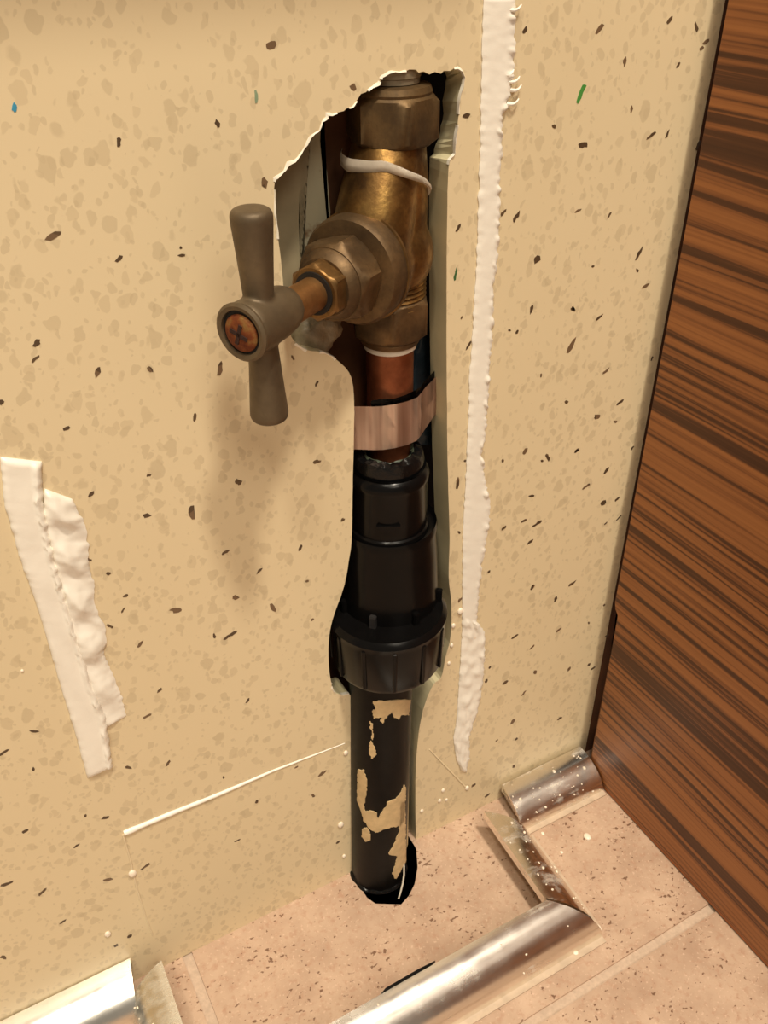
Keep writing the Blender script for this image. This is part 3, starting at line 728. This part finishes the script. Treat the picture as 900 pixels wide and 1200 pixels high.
def h2(t, s):
    wv = .5+.5*math.sin(t*math.pi*2*5.2-s*2.2)
    return (.0007+.0021*wv*math.sin(math.pi*min(1, s*1.1))+.0012*(1-s)**3+.0004*nz(Vector((t*24, s*4, 5))))*(1 if t < .7 else 1-.55*(t-.7)/.3)
o = ribbon('silicone_strip', [(52, 572), (50, 600), (60, 650), (74, 700), (88, 760), (103, 800), (112, 830), (124, 852)], [(84, 585), (97, 607), (104, 640), (103, 660), (111, 685), (110, 705), (123, 735), (124, 752), (121, 765), (133, 792), (142, 815), (148, 838)], h2, 150, 14, MSIL)
tag(recentre(o), 'wavy ridged white silicone strip overlapping the right side of the smooth one', 'silicone')
def h3(t, s):
    b = .0006+.0003*math.sin(s*3.1)
    rg = max(0, nz(Vector((t*95, 0, 7)))+.05)*max(0, (s-.74)/.26)+.25*max(0, nz(Vector((t*11, 0, 9)))+.1)*max(0, (s-.5)/.5)
    if t > .8: b += .0011*max(0, nz(Vector((t*80, s*5, 3)))+.15)
    return b+.0024*rg+.00007*nz(Vector((t*90, s*4, 4)))
Lp = [(566, -4), (565, 40), (563, 110), (562, 180), (560, 250), (557, 320), (553, 390), (550, 430), (548, 500), (545, 570), (542, 620), (541, 740), (538, 790), (535, 840), (531, 865), (534, 888), (540, 903)]
Rp = [(603, -4), (602, 45), (601, 80), (598, 105), (593, 122), (588, 135), (587, 180), (584, 230), (584, 270), (582, 300), (578, 340), (577, 380), (574, 415), (571, 470), (568, 510), (564, 530), (568, 560), (574, 590), (573, 610), (566, 650), (561, 690), (558, 728), (568, 740), (566, 790), (560, 830), (549, 862), (550, 885), (546, 905)]
o = ribbon('silicone_strip', Lp, Rp, h3, 420, 12, MSIL, edgej=.0005)
tag(recentre(o), 'long white vertical silicone line right of the tap, ragged right edge', 'silicone')
# small curls standing off the long line
for i, (px, py, dx, nm) in enumerate([(600, 92, 9, 'second'), (603, 102, 8, 'third'), (599, 118, 9, 'lowest'), (596, 84, 6, 'topmost'), (601, 8, 10, '')]):
    bm = bmesh.new(); a = W(px-6, py+3); b = W(px+dx-2, py-3)
    pts = [a.lerp(b, k/7)+Vector((0, -.0009*math.sin(k/7*2.6)-.0003, -.0006*math.sin(k/7*3.1))) for k in range(8)]
    tube(bm, pts, .0005, 8, lambda t: .0006*(1-t*.7)); o = recentre(fin('silicone_curl', bm, MSIL))
    tag(o, (nm+' of four tiny silicone curls right of the long line, level with cut-out top') if nm else 'single silicone curl at the very top of the long white line', 'silicone', 'silicone curls beside the long line')
# caulk lines left by the old boxing
def line(name, pts, r0, r1, label, mat=MCAULK):
    bm = bmesh.new(); P = dense([W(*p) for p in pts], .0025)
    n = len(P)-1
    rad = lambda t: (r0+(r1-r0)*t)*(1+.25*nz(Vector((t*20, 0, 0))))
    tube(bm, P, r0, 8, rad)
    o = recentre(fin(name, bm, mat, angle=80)); tag(o, label, 'caulk'); return o
line('caulk_line', [(145, 976), (200, 953), (260, 929), (320, 903), (370, 884), (404, 871)], .0012, .0002, 'pale raised caulk line slanting across the lower left board', MSIL)
line('caulk_line', [(144, 978), (152, 1005), (160, 1040), (170, 1072), (179, 1096)], .0004, .0003, 'faint caulk line going down from the left end of the slanting one')
line('caulk_line', [(503, 878), (520, 896), (534, 910), (546, 923)], .0003, .00045, 'short faint caulk line below the end of the long silicone line')
drops = [(155, 1023, 5, 'below the left end of the slanting caulk line'), (399, 966, 4, 'at the edge of the cut-out beside the peeling pipe, largest there'),
 (405, 882, 3.2, 'at the right end of the slanting caulk line'), (403, 1003, 2.5, 'low at the left edge of the pipe slot near the floor'),
 (539, 716, 4, 'left of the long silicone line, level with the coupling'), (531, 733, 3, 'at the board edge right of the black coupling nut'),
 (529, 756, 2.5, 'just under the one at the edge by the coupling nut'), (526, 777, 2.3, 'lowest beside the right edge of the coupling nut'),
 (543, 890, 4, 'near the pointed lower end of the long silicone line'), (544, 899, 3, 'at the very tip of the long silicone line'),
 (556, 745, 4.5, 'on the crumbly low stretch of the long silicone line'), (519, 926, 2.5, 'topmost of three under the short caulk line'),
 (515, 938, 2.5, 'left lower one of three under the short caulk line'), (523, 937, 2, 'right lower one of three under the short caulk line'),
 (494, 950, 2.5, 'alone right of the pipe slot near the floor'), (547, 923, 3, 'at the lower end of the short caulk line'),
 (126, 1094, 4, 'just above the bottom left chrome trim'), (26, 786, 2, 'alone left of the smooth silicone strip')]
for (px, py, s, where) in drops:
    bm = bmesh.new(); bmesh.ops.create_icosphere(bm, subdivisions=2, radius=1)
    c = W(px, py); k = (c-CAM).dot(_f)/FPX*s
    for v in bm.verts: v.co = Vector((v.co.x*k*(1+.2*nz(v.co)), v.co.y*k*.55, v.co.z*k*1.25))
    o = fin('silicone_drop', bm, MSILD, angle=80); o.location = c+Vector((0, -k*.2, 0))
    tag(o, 'silicone drop '+where, 'silicone drop', 'silicone drops on the board')
# thin glossy smear joining the corner gap? none; crumbs on the floor
for (px, py, s, where) in [(688, 981, 4.2, 'largest white crumb lying alone on the tile below the short wall trim'), (636, 977, 2, 'tiny pale crumb nearest under the short wall trim'),
    (628, 1007, 3.2, 'white crumb beside the trim that points from the wall'), (658, 999, 1.8, 'tiny pale crumb between the pointing trim and the large crumb'),
    (700, 1088, 4.5, 'translucent crumb at the mitred right end of the longest trim'), (674, 1117, 4, 'pale flat crumb in front of the right end of the longest trim')]:
    bm = bmesh.new(); bmesh.ops.create_icosphere(bm, subdivisions=2, radius=1)
    c = F(px, py); k = (c-CAM).dot(_f)/FPX*s
    for v in bm.verts: v.co = Vector((v.co.x*k*(1+.4*nz(v.co*2)), v.co.y*k*1.2*(1+.3*nz(v.co*3)), v.co.z*k*.5))
    o = fin('silicone_crumb', bm, MSILD, angle=80); o.location = c+Vector((0, 0, k*.3))
    tag(o, where, 'silicone crumb', 'silicone crumbs on the floor')

# ---------------------------------------------------------------- chrome quadrant trims
def quadrant(name, ridge0, ridge1, foot0, foot1, H, label, mat, th=.0013, lip=True, bulge=1.0, resid=0, nl=40, group=None):
    """ridge* and foot* are floor positions under the top edge and at the outer foot, at each end"""
    r0, r1, f0, f1 = [Vector((p[0], p[1], 0)) for p in (ridge0, ridge1, foot0, foot1)]
    root = empty(name, (r0+r1)/2, label, 'trim', group)
    nc = 14; bm = bmesh.new(); LEG = .0048
    def ring(t):
        r = r0.lerp(r1, t); f = f0.lerp(f1, t); o = []; inn = []
        for k in range(nc+1):
            a = math.pi/2*k/nc; s, c = math.sin(a), math.cos(a)
            o.append(r+(f-r)*s*1.0+Vector((0, 0, H*c)))
            w2 = 1-th/(f-r).length
            inn.append(r+(f-r)*s*w2+Vector((0, 0, (H-th)*c)))
        return [bm.verts.new(p+Vector((0, 0, .0002))) for p in o+inn[::-1][:-1]+[r+(f-r)*(1-w2)+Vector((0, 0, H-th)), r+(f-r)*(1-w2)+Vector((0, 0, H-LEG)), r+Vector((0, 0, H-LEG))]]
    R = [ring(i/nl) for i in range(nl+1)]
    m = len(R[0])
    for a, b in zip(R, R[1:]):
        for k in range(m): bm.faces.new((a[k], a[(k+1) % m], b[(k+1) % m], b[k]))
    bm.faces.new(R[0][::-1]); bm.faces.new(R[-1])
    bmesh.ops.triangulate(bm, faces=[f for f in bm.faces if len(f.verts) > 4], ngon_method='EAR_CLIP')
    fin('chrome_shell', bm, mat, root, angle=40)
    if lip:
        bm = bmesh.new(); d = (f0-r0).normalized()*.0022
        d2 = (r1-r0).normalized(); e = Vector((d2.y, -d2.x, 0)); e = e if e.dot(d) > 0 else -e
        prism(bm, [f0-e*.001, f1-e*.001, f1+e*.0026, f0+e*.0026], Vector((0, 0, .0009)))
        fin('soft_lip', bm, MLIP, root, smooth=False)
    if resid:
        bm = bmesh.new()
        for i in range(resid):
            t = random.random(); a = math.radians(random.uniform(5, 80)); r = r0.lerp(r1, t); f = f0.lerp(f1, t)
            p = r+(f-r)*math.sin(a)+Vector((0, 0, H*math.cos(a)+.0002)); k = random.uniform(.00015, .0006)*(1 if random.random() < .8 else 1.7)
            b2 = bmesh.ops.create_icosphere(bm, subdivisions=1, radius=k, matrix=Matrix.Translation(p) @ Matrix.Diagonal((random.uniform(.7, 1.6), random.uniform(.7, 1.5), .6, 1)))
        tag(fin('silicone_specks', bm, MSILD, root, angle=80), kind='stuff')
    return root
Z = 0
quadrant('quadrant_trim', (-.1152, -.0625), (.0355, -.0625), (-.1330, -.0800), (.0540, -.0800), .0180, 'longest chrome quadrant trim running across the floor at the bottom of the picture', MCHROME, resid=26, nl=80)
quadrant('quadrant_trim', (.0375, -.0130), (.0355, -.0612), (.0558, -.0250), (.0537, -.0760), .0175, 'chrome quadrant trim pointing from the wall to the mitred end of the longest trim', MCHROME2, resid=30)
quadrant('quadrant_trim', (.0560, -.0020), (.1040, -.0020), (.0545, -.0215), (.1040, -.0220), .0130, 'short scuffed chrome quadrant trim at the wall next to the wooden panel', MCHROME2, resid=45)
quadrant('quadrant_trim', (-.40, -.0006), (-.1252, -.0006), (-.40, -.0190), (-.1290, -.0190), .0175, 'bright chrome quadrant trim along the foot of the wall at bottom left', MCHROME, resid=20, nl=60)
quadrant('quadrant_trim', (-.1146, -.0080), (-.1152, -.0612), (-.1315, -.0125), (-.1330, -.0785), .0180, 'dull greyish short quadrant trim at bottom left, square to the wall', MFROST, lip=False, resid=10)
# black debris sliver behind the long trim
bm = bmesh.new(); P = [F(444, 1170), F(452, 1160), F(470, 1150), (F(490, 1138)), F(510, 1128), F(504, 1136), F(492, 1145), F(470, 1160), F(452, 1172)]
prism(bm, [p+Vector((0, 0, .0001)) for p in P], Vector((0, 0, .0016)))
tag(recentre(fin('sealant_scrap', bm, MRUBBER, smooth=False)), 'black sliver of old sealant against the back of the longest chrome trim', 'sealant')
bm = bmesh.new(); P = [F(478, 1030), F(485, 1023), F(489, 1030), F(488, 1039), F(481, 1048), F(476, 1046)]
prism(bm, [p+Vector((0, 0, -.0026)) for p in P], Vector((0, 0, .0025)))
tag(recentre(fin('tile_shard', bm, simple('reddish_clay', srgb(140, 84, 62), .7), smooth=False)), 'small reddish brown shard at the right side of the floor hole', 'shard')
